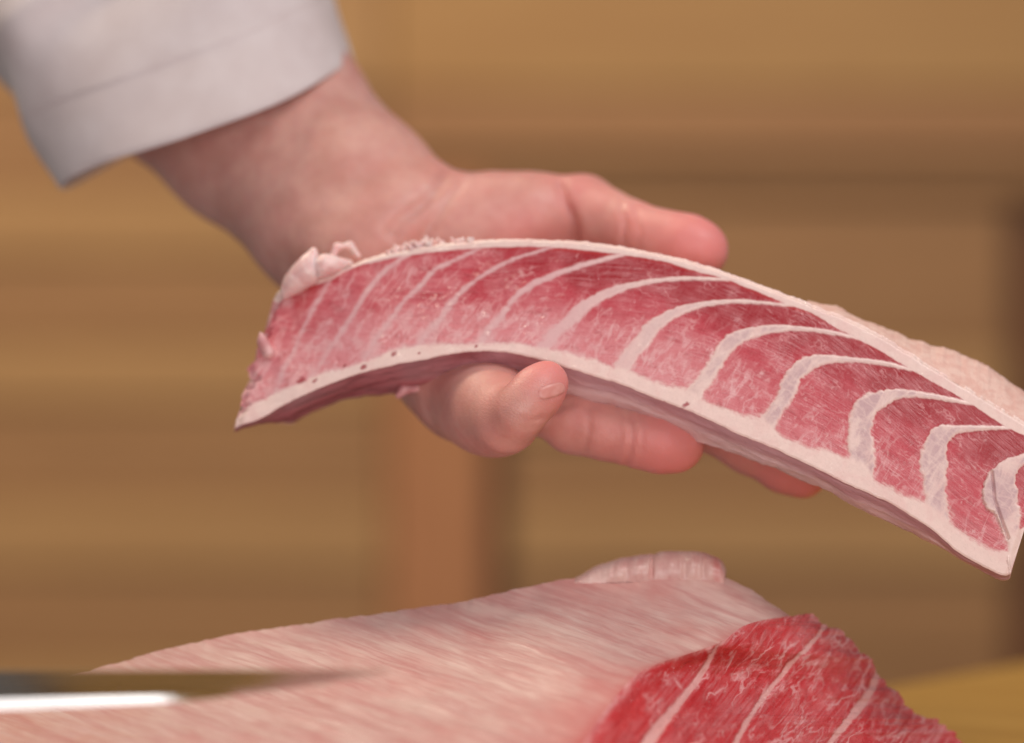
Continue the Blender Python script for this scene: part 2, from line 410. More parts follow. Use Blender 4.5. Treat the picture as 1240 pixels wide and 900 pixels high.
for i, (a, b, m) in enumerate(((246, 420, 0), (422, 520, 1), (522, 610, 0), (612, 690, 1), (692, 800, 0), (802, 1200, 0))):
    wbox("plank", 616, 1222, a, b, (0.010, 0.004)[m], (MAT_WOOD, MAT_WOOD_L)[m])
wbox("post", 470, 590, 214, 1200, -0.006, MAT_WOOD_R)
wbox("rail", 470, 1800, 190, 238, 0.004, MAT_WOOD_SHADE)  # dark strip: painted shade below the rails above
wbox("rail", 470, 1800, 112, 186, -0.004, MAT_WOOD_O)
wbox("rail", 470, 1800, -300, 110, -0.006, MAT_WOOD_Y)
wbox("post", 1330, 1800, 246, 1200, -0.01, MAT_WOOD_R)

# ------------------------------------------------------------------ the board under the loin
ZB = -0.1205
dA = -ZB * PPM * D0 / (828 - 450); dB = -ZB * PPM * D0 / (800 - 450)
A = np.array([(1080 - 620) * dA / D0 / PPM, dA - D0]); B = np.array([(1240 - 620) * dB / D0 / PPM, dB - D0])
e = (B - A) / np.linalg.norm(B - A); nrm = np.array([e[1], -e[0]])       # to the right of the edge
ctr = A - e * 0.12 + nrm * 0.21
board = box("cutting_board", -0.21, 0.21, -0.42, 0.42, -0.012, 0.012, MAT_BOARD, bev=0.003)
board.location = (ctr[0], ctr[1], ZB - 0.0125); board.rotation_euler = (0, 0, math.atan2(e[1], e[0]) - math.pi / 2)
tag(board, "plain yellowish wooden board under the red loin at the lower right", "cutting board")

# ------------------------------------------------------------------ the held slab
SLAB = empty("fish_slab", tuple(W(760, 500, 0.02)))
tag(SLAB, "curved slab of pink marbled fish belly held in the left hand", "fish slab")
TH = math.radians(20)
top_out = [(340, 357), (349, 346), (380, 331), (412, 323), (455, 308), (501, 297.5), (540, 292), (580, 288.5), (634, 287), (680, 288.5), (703, 290), (764, 298), (825, 311), (886, 329),
           (942, 350), (983, 366), (1024, 382), (1066, 403), (1107, 428), (1148, 453), (1189, 477), (1240, 508), (1276, 530)]
top_in = [(335, 366), (362, 351), (399, 339), (429, 323), (482, 311), (535, 304), (600, 299.5), (656, 299), (733, 305), (794, 314), (840, 327), (886, 340), (945, 365), (983, 379), (1024, 402), (1066, 424),
          (1098, 444), (1168, 484), (1214, 514), (1240, 527), (1276, 546)]
bot_in = [(286, 505), (300, 494), (330, 480), (360, 466), (390, 456), (420, 447), (450, 437), (480, 426), (516, 420), (550, 418), (596, 418.5), (624, 419.5), (676, 427), (716, 438), (764, 453), (800, 467),
          (832, 475), (856, 491), (900, 506), (926, 511), (946, 531), (980, 544), (1010, 553), (1044, 565), (1060, 584), (1086, 598), (1116, 609), (1147, 631), (1170, 651), (1202, 668), (1219, 669), (1240, 670)]
bot_out = [(284, 516), (310, 509), (330, 498), (360, 482), (390, 468.5), (430, 454), (470, 443), (518, 434.5), (540, 430), (570, 425.5), (596, 425.5), (624, 428), (660, 437), (700, 449), (750, 464.5), (784, 478),
           (804, 486), (836, 498), (870, 514), (900, 528), (940, 544), (990, 568), (1020, 583), (1060, 601), (1083, 612), (1127, 640), (1160, 668), (1210, 695), (1224, 694)]
bot_back = [(284, 516.5), (310, 511), (340, 513), (354, 513), (366, 506), (390, 496), (420, 484), (440, 480), (470, 477), (520, 474), (570, 472), (624, 474), (660, 478), (700, 486), (740, 493), (780, 504), (820, 521), (852, 537),
            (880, 545), (940, 568), (1000, 594), (1040, 616), (1090, 638), (1120, 654), (1160, 672), (1210, 697), (1224, 695)]
bands = [
 [(402, 334, 2), (390, 356, 2.4), (378, 376, 2.5), (364, 406, 2.5), (354, 430, 2.5), (346, 442, 3), (336, 470, 4)],
 [(494, 308, 2.5), (466, 328, 3), (444, 354, 3), (424, 386, 3), (402, 418, 3), (388, 442, 3), (378, 456, 4), (368, 472, 5)],
 [(580, 301, 2), (540, 320, 3), (526, 327, 3.4), (510, 345, 3.2), (490, 364, 3), (478, 380, 3.4), (456, 410, 3.6), (444, 430, 4), (436, 450, 6)],
 [(666, 300, 2), (636, 309, 2.2), (612, 318, 2.8), (584, 334, 3.2), (560, 352, 3.6), (546, 368, 4), (532, 388, 4.5), (512, 410, 5), (498, 432, 7)],
 [(750, 309, 2), (720, 317, 2.4), (690, 326, 3.2), (666, 335, 4), (644, 345, 4.6), (622, 362, 4.5), (606, 384, 4.8), (590, 402, 5.5), (576, 428, 8)],
 [(872, 338, 1.8), (830, 337, 2), (796, 340, 2.8), (770, 344.5, 3.8), (744, 352, 5.5), (722, 362, 7), (704, 374, 8), (686, 392, 8.5), (670, 406, 8.5), (654, 428, 11)],
 [(952, 369, 1.6), (900, 365, 2), (872, 366, 2.4), (844, 370, 3.4), (820, 378, 6), (796, 392, 9), (780, 410, 9), (766, 427, 9.5), (750, 448, 12), (742, 465, 14)],
 [(1034, 408, 1.8), (996, 401, 2.2), (970, 398, 3), (940, 398, 4.5), (920, 401, 6), (900, 407, 8.5), (880, 420, 10), (868, 437, 10.5), (856, 456, 10), (843, 472, 10), (832, 492, 14)],
 [(1110, 449, 1.8), (1070, 440, 2.4), (1040, 436.5, 3), (1012, 435, 4.5), (986, 438, 8), (968, 447, 11.5), (956, 463, 12.5), (948, 482, 11), (938, 500, 11), (926, 516, 12), (918, 535, 14)],
 [(1178, 489, 1.8), (1135, 481, 2.8), (1104, 477, 4), (1084, 478, 6), (1064, 484, 10), (1048, 496, 14), (1043, 512, 15), (1042, 532, 14.5), (1043, 552, 14), (1042, 580, 16)],
 [(1222, 518, 2), (1184, 518.5, 3), (1161, 520, 5), (1143, 526, 10), (1133, 538, 14), (1130, 558, 15), (1132, 584, 14.5), (1134, 606, 14), (1136, 630, 16)],
 [(1280, 553, 5), (1240, 557, 7), (1224, 566, 11), (1213, 583, 20), (1212, 602, 21), (1220, 622, 13), (1227, 650, 9), (1230, 680, 9)],
]
bands_c = [spline(b, 44) for b in bands]
for b_ in bands_c[3:9]: b_[:, 2] *= 0.86
NU, NV = 980, 178
rt = resample(top_out, NU); rb = resample(bot_out, NU)
uu = np.linspace(0, 1, NU)
# follow photo x as far as possible so that columns stay near vertical
vv = np.linspace(0, 1, NV)
PX = rb[:, None, 0] * (1 - vv) + rt[:, None, 0] * vv
PY = rb[:, None, 1] * (1 - vv) + rt[:, None, 1] * vv
# ragged left end and rough rind edge
rag = (fbm(vv * 9, 3.3, seed=5) * 20 + fbm(vv * 34, 1.7, seed=6) * 12)[None, :] * smooth(0.05, 0.0, uu)[:, None] * smooth(0, 0.12, vv)[None, :]
PX = PX + rag
PY = PY - (fbm(uu * 60, 0.5, seed=8) * 2.2 + fbm(uu * 220, 0.5, seed=9) * 1.2)[:, None] * smooth(0.93, 1, vv)[None, :]
PY = PY + (fbm(uu * 70, 7.5, seed=18) * 1.4)[:, None] * smooth(0.05, 0, vv)[None, :]
def yb(px): return 0.036 - 0.042 * (px - 285) / 955
Hc = np.linalg.norm(rt - rb, axis=1)[:, None] / PPM
YY = yb(PX) + math.tan(TH) * Hc * vv[None, :] * 0.85

P2 = np.stack([PX.ravel(), PY.ravel()], 1)
ti = curve_y(top_in, P2[:, 0]); bi = curve_y(bot_in, P2[:, 0])
wob = fbm(P2[:, 0] * 0.05, P2[:, 1] * 0.05, seed=3) * 3.0 + fbm(P2[:, 0] * 0.2, P2[:, 1] * 0.2, seed=4) * 1.8
# signed distances: negative inside fat
d_top = (P2[:, 1] - ti) + wob * 0.35
d_bot = (bi - P2[:, 1]) + wob * 1.2
d_right = 1225 - P2[:, 0] + np.maximum(0, 648 - P2[:, 1]) * 1.6 + wob
d_bord = np.minimum(np.minimum(d_top, d_bot), d_right)
nb = len(bands_c); dB_ = np.empty((nb, len(P2))); rgt = np.zeros(len(P2), int); arcs = np.empty((nb, len(P2)))
raw = np.empty((nb, len(P2)))
for i, c in enumerate(bands_c):
    ext = np.vstack([c[0, :2] + (c[0, :2] - c[1, :2]) / np.linalg.norm(c[0, :2] - c[1, :2]) * 200, c[:, :2], c[-1, :2] + (c[-1, :2] - c[-2, :2]) / np.linalg.norm(c[-1, :2] - c[-2, :2]) * 90])
    d, arc, side = poly_dist(P2, ext)
    hw = np.interp(arc, np.r_[0, 200 + np.r_[0, np.cumsum(np.linalg.norm(np.diff(c[:, :2], axis=0), axis=1))], 1e4], np.r_[c[0, 2], c[:, 2], c[-1, 2]])
    wamp = np.clip(hw / 7, 0.3, 1.6)
    dB_[i] = d - hw + wob * wamp; raw[i] = d; arcs[i] = arc; rgt += (side < 0)
d_band = dB_.min(0); ib = dB_.argmin(0)
fatd = np.minimum(d_band, d_bord)
vm = np.clip((P2[:, 1] - ti) / np.maximum(bi - ti, 5), 0, 1)
sw = np.interp(P2[:, 0], [285, 500, 800, 1240], [3.8, 3.8, 3.4, 2.6]) * (1 + 0.9 * smooth(0.35, 0.9, vm))
fatb = smooth(sw, -sw * 0.8, d_band) * np.interp(P2[:, 0], [285, 420, 650, 800], [0.62, 0.70, 0.85, 1.0])
fat = np.maximum(fatb, np.maximum(smooth(2.4, -1.6, d_top), np.maximum(smooth(np.interp(P2[:, 0], [285, 450, 650], [9, 11, 12]), -5, d_bot), smooth(5, -2, d_right))))
thin = smooth(860, 640, P2[:, 0]) * (d_bord > 0) * smooth(0, 6, d_bot)
pale = smooth(0.05, 0.95, vm) * 0.92 + 0.30 * smooth(680, 360, P2[:, 0]) + fbm(P2[:, 0] * 0.02, P2[:, 1] * 0.02, seed=12) * 0.25
pale = np.maximum(pale, 0.58 * smooth(720, 460, P2[:, 0]) + 0.15 * fbm(P2[:, 0] * 0.03, P2[:, 1] * 0.03, seed=14) * smooth(680, 460, P2[:, 0]))
pale = np.clip(pale * (0.56 + 0.44 * smooth(1150, 700, P2[:, 0])), 0, 1)
fat = np.maximum(fat, 0.38 * smooth(12, 0, fatd) * smooth(0.45, 0.95, vm))
rim = smooth(6, 1.5, d_top) * smooth(-0.5, 2, d_top) * (vnoise(P2[:, 0] * 0.03, 0.5, seed=31) * 0.5 + 0.6) * smooth(1240, 900, P2[:, 0])
rim = np.clip(rim + 0.5 * smooth(348, 362, P2[:, 0]) * smooth(392, 380, P2[:, 0]) * smooth(0.7, 0.05, vm) * (d_band > 3), 0, 1)
gel = smooth(640, 1000, P2[:, 0]) * smooth(0.5, -4.5, d_band) * smooth(0, 10, d_bord)
spot = np.zeros(len(P2))
for sx, sy, r in ((477, 428.5, 2.8), (440, 445, 3.2), (417, 443, 2), (365, 460.5, 4), (381, 461, 2.4), (507, 428, 1.4), (831, 490, 3), (804, 488, 2.2), (576, 420, 1.6)):
    ang = np.hypot((P2[:, 0] - sx) * 0.75, P2[:, 1] - sy + (P2[:, 0] - sx) * 0.35) + vnoise(P2[:, 0] * 0.5, P2[:, 1] * 0.5, seed=2) * 0.9
    spot = np.maximum(spot, smooth(r * 1.35, r * 0.5, ang) * 0.85)
phi = np.radians(np.interp(P2[:, 0], [285, 600, 720, 850, 1000, 1120, 1240], [4, 8, 14, 24, 34, 44, 48])) * (1 - 0.35 * vm)
cx, cy = P2[:, 0] - 900, P2[:, 1] - 420
fib = np.stack([cx * np.cos(phi) + cy * np.sin(phi), cy * np.cos(phi) - cx * np.sin(phi), rgt * 37.0 * 0], 1)
# coordinate along / across the bands
ps = math.radians(-58); par = np.stack([cx * math.cos(ps) + cy * math.sin(ps) + 0 * rgt, cy * math.cos(ps) - cx * math.sin(ps), np.zeros(len(P2))], 1)

# relief: fat bands stand a little proud, muscle sinks between, cracks cut in
crack = spline([(1201, 571), (1203, 590), (1205, 606), (1212, 628), (1221, 652)], 30)
dc, _, _ = poly_dist(P2, crack)
relief = 0.00035 * smooth(2, -2.5, d_band) * smooth(600, 900, P2[:, 0]) * smooth(0, 16, d_bot) * smooth(0, 8, d_top) - 0.0002 * (1 - fat) + 0.00014 * fbm(P2[:, 0] * 0.03, P2[:, 1] * 0.03, seed=40)
edge_r = 0.0003 * smooth(0.012, 0, vv)[None, :] + 0.0016 * (0 * vv + smooth(0.96, 1, vv))[None, :] + 0.0015 * smooth(0.012, 0, uu)[:, None] + 0.001 * smooth(0.99, 1, uu)[:, None]
relief = relief - 0.0014 * smooth(2.2, 0.3, dc) - edge_r.ravel()
left_of = (P2[:, 0] < 1203 + (P2[:, 1] - 590) * 0.22) & (ib == 11) & (d_band < 0)
relief += 0.0004 * left_of
V = W(PX.ravel(), PY.ravel(), YY.ravel())
nf = np.array([0, -math.cos(TH), math.sin(TH)])
V = V + relief[:, None] * nf
F = grid_faces(NU, NV)
at = dict(fat=fat, pale=pale, rim=rim, gel=gel, spot=spot, fib=fib, par=par, thin=thin)
# piece of every face
fc = F
fd = d_band[fc].mean(1); fbord = d_bord[fc].mean(1); fib_i = ib[fc[:, 0]]; fr = np.median(rgt[fc], axis=1).astype(int)
pid = np.where(fbord < 0, 0, np.where(fd < 0, 100 + fib_i, 200 + np.clip(fr, 0, nb)))
origin = np.array(SLAB.location)
FN = vnormals(V, F)
def piece(name, sel, V, F, at, mat, parent, depth, dirv, N=None, rimv=None):
    """the chosen faces as one chunk: its front, side walls going back and a back face"""
    Vp, Fp, ap, u = compact(V, F[sel], at)
    if len(Fp) < 12: return None
    E = np.vstack([Fp[:, [0, 1]], Fp[:, [1, 2]], Fp[:, [2, 3]], Fp[:, [3, 0]]])
    key = np.sort(E, 1); kk = key[:, 0] * (len(Vp) + 1) + key[:, 1]
    _, first, cn = np.unique(kk, return_index=True, return_counts=True)
    be = E[first[cn == 1]]
    if rimv is not None: be = be[~(rimv[u][be[:, 0]] & rimv[u][be[:, 1]])]
    bv = np.unique(be)
    mp = -np.ones(len(Vp), int); mp[bv] = len(Vp) + np.arange(len(bv))
    V2 = np.vstack([Vp, Vp[bv] + np.asarray(dirv) * depth])
    side = np.stack([be[:, 1], be[:, 0], mp[be[:, 0]], mp[be[:, 1]]], 1)
    a2 = {k: np.concatenate([a, a[bv]]) for k, a in ap.items()}
    o = mesh(name, V2 - (np.array(parent.location) if parent else 0), np.vstack([Fp, side]), mat, parent, a2)
    if N is not None:
        me = o.data; nn = np.zeros((len(V2), 3)); nn[:len(Vp)] = N[u]
        me.normals_split_custom_set_from_vertices(nn.tolist())
    return o
# orient front faces to the viewer
if (FN[:, 1].mean()) > 0: F = F[:, ::-1]; FN = -FN
back = np.array([0, math.cos(TH), -math.sin(TH)])
rimv = np.zeros((NU, NV), bool); rimv[:, 0] = rimv[:, -1] = True; rimv[0] = rimv[-1] = True; rimv = rimv.ravel()
piece("fat_border", pid == 0, V, F, at, MAT_BELLY, SLAB, 0.006, back, FN, rimv)
for i in range(nb): piece("fat_band", pid == 100 + i, V, F, at, MAT_BELLY, SLAB, 0.006, back, FN, rimv)
for i in range(nb + 1): piece("muscle_segment", pid == 200 + i, V, F, at, MAT_BELLY, SLAB, 0.006, back, FN, rimv)

# lining (underside), top and back of the slab
NB = 26
G = V.reshape(NU, NV, 3)[::3]; nu3 = len(G)
xb = rb[::3, 0]
bb = np.stack([xb, curve_y(bot_back, xb) + fbm(xb * 0.05, 2.2, seed=51) * 3.0 + fbm(xb * 0.25, 2.2, seed=52) * 1.2], 1)
bb[:, 1] = np.maximum(bb[:, 1], rb[::3, 1] + 0.4)
ybk = yb(xb) + np.interp(xb, [540, 720, 1100], [0.026, 0.012, 0.010])
pb = W(bb[:, 0], bb[:, 1], ybk)
w = np.linspace(0, 1, NB)
U = G[:, 0, None, :] * (1 - w[None, :, None]) + pb[:, None, :] * w[None, :, None]
bul = 0.0012 * np.sin(np.pi * w)[None, :] + 0.0007 * fbm(xb[:, None] * 0.03, w[None, :] * 5, seed=53)
U[:, :, 2] -= bul * smooth(0, 0.15, w)[None, :]
q = np.stack(np.broadcast_arrays(xb[:, None], w[None, :] * 110, 0 * w[None, :]), -1).reshape(-1, 3)
redl = np.clip(smooth(690, 560, xb)[:, None] * (0.55 + 0.5 * w[None, :]) + 0.25 * vnoise(xb[:, None] * 0.03, w[None, :] * 3, seed=55), 0, 1)
redl = np.clip(redl + 0.5 * smooth(470, 400, xb)[:, None] * smooth(0.1, 0.5, w)[None, :], 0, 1).ravel()
fU = grid_faces(nu3, NB)
mesh("belly_lining", U.reshape(-1, 3) - origin, fU, MAT_LINING, SLAB, dict(fib=q, red=redl, across=np.broadcast_to(w[None, :], (nu3, NB)).ravel()))
bt = G[:, -1] + back * 0.026
ring = [G[:, -1], G[:, -1] + back * 0.006 + np.array([0, 0, 0.0004]), G[:, -1] + back * 0.016, bt, (bt + pb) / 2 + np.array([0, 0.002, 0]), pb]
R = np.stack(ring, 1)
bo = mesh("fish_skin_back", R.reshape(-1, 3) - origin, grid_faces(nu3, len(ring)), MAT_FLAP, SLAB)
for s, nm in ((0, "left"), (-1, "right")):
    loop = np.vstack([G[s], R[s][1:], U[s][::-1][1:-1]])
    c = loop.mean(0); Vc = np.vstack([loop, c]); n = len(loop)
    mesh("end_cut", Vc - origin, [(i, (i + 1) % n, n) for i in range(n)], MAT_FATPINK, SLAB)

# skin side rising behind the rind on the right
flap = [(968, 360), (985, 364), (1000, 367.5), (1020, 375), (1040, 386), (1070, 396), (1100, 408), (1125, 417), (1150, 424), (1190, 440), (1215, 458), (1240, 474), (1280, 500)]
nx = 160; fx = np.linspace(978, 1276, nx)
fy = curve_y(flap, fx) + fbm(fx * 0.06, 0.3, seed=61) * 3.5 + fbm(fx * 0.3, 0.3, seed=62) * 1.5
ro = curve_y(top_out, fx); fr_y = yb(fx) + math.tan(TH) * 0.85 * np.interp(fx, rt[:, 0], Hc[:, 0])
fy = np.minimum(fy, ro + 1); fy = ro + 2 + (fy - ro - 2) * smooth(978, 1012, fx)
rows = []
for t in np.linspace(0, 1, 9):
    py_ = (ro + 6) * (1 - t) + fy * t; yy = fr_y + 0.0006 + 0.0184 * t
    p = W(fx, py_, yy); p[:, 2] += 0.0012 * math.sin(math.pi * t) + 0.0003 * fbm(fx * 0.08, t * 4, seed=63); rows.append(p)
for dy, dz in ((0.0012, -0.0006), (0.0022, -0.003), (0.003, -0.012), (0.0, -0.03)):
    p = W(fx, fy, fr_y + 0.019); p[:, 1] += dy; p[:, 2] += dz; rows.append(p)
Rf = np.stack(rows, 1)
mesh("skin_flap", Rf.reshape(-1, 3) - origin, grid_faces(nx, len(rows)), MAT_FLAP, SLAB)

# loose scraps of fat on the cut ends
def lump(name, pts, mat, parent, k=0.002, h=0.0005, rough=0.0006, freq=260, seed=0, it=1):
    P = np.array([p for p, r in pts]); rm = max(r for p, r in pts) + 0.005
    f = Field(P.min(0) - rm, P.max(0) + rm, h); a = f.new(); f.chain(a, pts, k)
    Vq, Fq = f.polygonise(a); Vq = laplace(Vq, Fq, it); N = vnormals(Vq, Fq)
    Vq = Vq + N * (rough * fbm(Vq[:, 0] * freq, Vq[:, 1] * freq, Vq[:, 2] * freq, seed))[:, None]
    if mat in (MAT_MEMB,):
        q = np.stack([Vq[:, 0] * 1400, Vq[:, 2] * 1200, Vq[:, 1] * 1200], 1)
        at2 = dict(fib=q, red=np.zeros(len(Vq)))
    else: at2 = None
    o = mesh(name, Vq - (np.array(parent.location) if parent else 0), Fq, mat, parent, at2); return o
def wp(px, py, y): return W(px, py, y)
yl = lambda px: yb(px) + 0.011
lump("fat_scrap", [(wp(346, 356, yl(350)), .0016), (wp(358, 342, yl(362)), .0024), (wp(374, 327, yl(378)), .0032), (wp(380, 304, yl(381)), .0012)], MAT_FAT, SLAB, k=0.005, rough=0.0007, freq=150, seed=1)
lump("fat_scrap", [(wp(372, 332, yl(378)), .0030), (wp(394, 322, yl(398)), .0026), (wp(424, 318, yl(398) + .002), .0010)], MAT_FAT, SLAB, k=0.005, rough=0.0007, freq=150, seed=2)
lump("fat_scrap", [(wp(401, 314, yl(400) + .004), .0012), (wp(408, 299, yl(400) + .005), .0009), (wp(424, 297, yl(400) + .006), .0008), (wp(434, 310, yl(400) + .006), .0009)], MAT_FAT, SLAB, rough=0.0003, seed=3)
lump("fat_scrap", [(wp(316, 404, yb(316) + .005), .0005), (wp(318, 415, yb(316) + .005), .0012), (wp(326, 428, yb(316) + .006), .0022)], MAT_FATPINK, SLAB, rough=0.0006, h=0.0004, seed=4)
lump("fat_scrap", [(wp(483, 479, yb(480) + .016), .0011), (wp(489, 473, yb(480) + .016), .0013), (wp(505, 471, yb(480) + .018), .0010)], MAT_FATPINK, SLAB, rough=0.0006, h=0.0004, seed=5)
for i in range(34):
    x = random.uniform(470, 572); y0 = float(curve_y(top_out, np.array([x]))[0]); yd = yl(x) + random.uniform(0.002, 0.009); hgt = random.uniform(-1, 9) * (1 - abs(x - 512) / 80)
    lump("fat_scrap", [(wp(x, y0 + 3, yd), .0011), (wp(x + random.uniform(-7, 7), y0 - hgt, yd), random.uniform(.00015, .0006))], MAT_FUZZ, SLAB, rough=0.0006, freq=420, h=0.0004, seed=10 + i)

# ------------------------------------------------------------------ person: left hand and forearm
f = Field((-0.215, -0.025, -0.045), (0.115, 0.215, 0.155), 0.00115)
palm = f.new()
def J(px, py, y, r): return (W(px, py, y), r)
KP = 0.010
# forearm: two bones side by side
f.chain(palm, [J(180, 110, .142, .0220), J(286, 180, .128, .0232), J(392, 275, .098, .0225), J(436, 316, .085, .0210)], KP)
f.chain(palm, [J(272, 45, .142, .0200), J(345, 122, .130, .0240), J(444, 228, .104, .0212), J(488, 262, .092, .0195)], KP)
f.chain(palm, [J(235, 78, .142, .0260), J(318, 150, .130, .0315), J(425, 247, .104, .0255), J(470, 290, .092, .022)], KP)
# metacarpals
f.chain(palm, [J(498, 276, .094, .0185), J(590, 294, .096, .0160), J(664, 312, .092, .0130)], KP)
f.chain(palm, [J(480, 290, .092, .0190), J(570, 335, .092, .0160), J(655, 372, .084, .0130)], KP)
f.chain(palm, [J(455, 310, .088, .0190), J(540, 378, .086, .0160), J(618, 432, .072, .0130)], KP)
f.chain(palm, [J(432, 325, .085, .0200), J(512, 405, .078, .0175), J(550, 452, .064, .0160), J(564, 478, .051, .0132), J(590, 493, .034, .0118), J(606, 503, .018, .0100)], KP)
# thenar
f.chain(palm, [J(500, 276, .090, .0190), J(575, 290, .086, .0172), J(640, 268, .084, .0146)], 0.008)
f.add(palm, W(600, 262, .088), W(655, 254, .088), .0130, .0110, 0.008)
fingers = f.new(); KF = 0.0028
def finger(pts, kk=KF):
    g = f.new(); f.chain(g, pts, kk); return g
pinky = finger([J(596, 490, .040, .0128), J(606, 503, .022, .0102), J(615, 510, .008, .0088), J(628, 501, .002, .0078), J(641, 486, .0015, .0074), J(652, 474, .003, .0074), J(662, 463, .0045, .0064)])
ring = finger([J(618, 432, .072, .0128), J(660, 482, .050, .0108), J(696, 510, .036, .0102), J(735, 521, .032, .0093), J(772, 529, .030, .0092), J(800, 534, .029, .0096), J(818, 538, .029, .0088)])
middle = finger([J(655, 372, .084, .0125), J(730, 432, .068, .0105), J(800, 478, .058, .0100), J(855, 508, .054, .0092), J(908, 538, .050, .0090), J(950, 562, .048, .0088), J(972, 574, .047, .0078)])
index = finger([J(664, 312, .092, .0125), J(740, 345, .080, .0105), J(815, 375, .072, .0100), J(870, 400, .069, .0090), J(915, 425, .066, .0088), J(950, 444, .064, .0085), J(966, 454, .0635, .0075)])
thumb = finger([J(672, 262, .086, .0128), J(704, 254, .084, .0112), J(735, 270, .077, .0102), J(765, 281, .071, .0095), J(800, 293, .065, .0098), J(830, 299, .061, .0100), J(848, 303, .059, .0090)], 0.004)
tot = palm
for g, kk in ((index, .006), (middle, .006), (ring, .006), (pinky, .009)):
    tot = smin(tot, g, kk)
tot = smin(tot, thumb, 0.0030)
VH, FH = f.polygonise(tot); del palm, fingers, pinky, ring, middle, index, thumb, tot
VH = laplace(VH, FH, 4)
NH = vnormals(VH, FH)
sH = PPM * D0 / (D0 + VH[:, 1]); hx = VH[:, 0] * sH + 620; hy = 450 - VH[:, 2] * sH; hp = np.stack([hx, hy], 1)
front = np.clip(-NH[:, 1] * 1.5 + 0.35, 0, 1)
disp = 0.0006 * fbm(VH[:, 0] * 45, VH[:, 1] * 45, VH[:, 2] * 45, 3) + 0.00004 * fbm(VH[:, 0] * 350, VH[:, 1] * 350, VH[:, 2] * 350, 4)
def crease(pts, wpx, depth, ymin=-1, ymax=1):
    global disp
    d, _, _ = poly_dist(hp, spline(pts, 24)); d = d + vnoise(hx * 0.08, hy * 0.08, seed=77) * 1.2
    m = front * (VH[:, 1] > ymin) * (VH[:, 1] < ymax)
    disp = disp - depth * np.exp(-(d / wpx) ** 2) * m + depth * 0.25 * np.exp(-((np.abs(d) - 2.2 * wpx) / (1.4 * wpx)) ** 2) * m
crease([(679, 226), (683, 243), (692, 264), (697, 292)], 5.5, .0014, .05)          # base of thumb
crease([(540, 214), (520, 240), (490, 262), (474, 280)], 7, .0010, .05)                       # wrist
crease([(556, 224), (530, 262), (500, 300)], 6, .0007, .05)
crease([(752, 250), (756, 270), (754, 292)], 3.5, .0007, .04)
crease([(770, 252), (774, 275), (772, 300)], 3, .0004, .04)
crease([(610, 498), (626, 506), (646, 509), (656, 506)], 2.6, .0004, -.03, .03)                # little finger folds
crease([(612, 506), (628, 515), (648, 516)], 2.6, .0003, -.03, .03)
crease([(762, 500), (766, 520), (764, 545), (758, 566)], 3, .0009, .005, .045)               # ring finger joint
crease([(772, 498), (778, 520), (776, 545)], 3, .0004, .005, .045)
crease([(712, 495), (714, 515), (708, 545)], 3.5, .0005, .005, .045)
crease([(640, 506), (660, 500), (690, 490)], 4, .0006, .01, .05)
VH = VH + NH * disp[:, None]
tips = [(W(664, 462, .004), .016), (W(822, 540, .028), .026), (W(972, 574, .047), .028), (W(846, 302, .058), .024), (W(960, 450, .063), .022)]
redm = np.zeros(len(VH))
for t, r in tips: redm = np.maximum(redm, smooth(r, r * 0.25, np.linalg.norm(VH - t, axis=1)))
for (px_, py_, y_, r, a) in ((700, 235, .075, .018, .45), (640, 285, .07, .02, .45), (600, 515, .02, .014, .4), (545, 490, .05, .012, .5), (790, 280, .06, .02, .5), (735, 520, .025, .02, .3), (900, 535, .045, .03, .5)):
    redm = np.maximum(redm, a * smooth(r, 0, np.linalg.norm(VH - W(px_, py_, y_), axis=1)))
redm = np.clip(redm * 0.72 + 0.25 * smooth(350, 620, hx) + 0.2 * fbm(VH[:, 0] * 90, VH[:, 1] * 90, VH[:, 2] * 90, 9), 0, 1)
keep = np.ones(len(FH), bool)
PO = W(470, 290, .09)
person = mesh("person", VH - PO, FH, MAT_SKIN, None, dict(red=redm)); person.location = PO
tag(person, "bare left forearm and open hand in a white sleeve holding the fish slab", "person")
# fingernail on the little finger
bvh = BVHTree.FromPolygons([Vector(v) for v in VH], FH.tolist())
def nail(cx, cy, ang, a, b, name="fingernail"):
    n1, n2 = 13, 9; ca, sa = math.cos(ang), math.sin(ang); pts = []
    for i in range(n1):
        for j in range(n2):
            u = -1 + 2 * i / (n1 - 1); v = -1 + 2 * j / (n2 - 1)
            du, dv = u * math.sqrt(1 - 0.42 * v * v), v * math.sqrt(1 - 0.42 * u * u); px_ = cx + ca * du * a - sa * dv * b; py_ = cy + sa * du * a + ca * dv * b
            o = Vector((0, -D0, 0)); d = (Vector(W(px_, py_, 0.0)) - o).normalized(); h = bvh.ray_cast(o, d)
            if h[0] is None: p = Vector(W(px_, py_, 0.0)); nn = -d
            else: p, nn = h[0], h[1]
            lift = 0.0003 if max(abs(u), abs(v)) < 0.95 else -0.0002
            pts.append(np.array(p + nn * lift))
    mesh(name, np.array(pts) - PO, grid_faces(n1, n2), MAT_NAIL, person)
nail(668, 473.5, math.radians(-18), 18, 9)

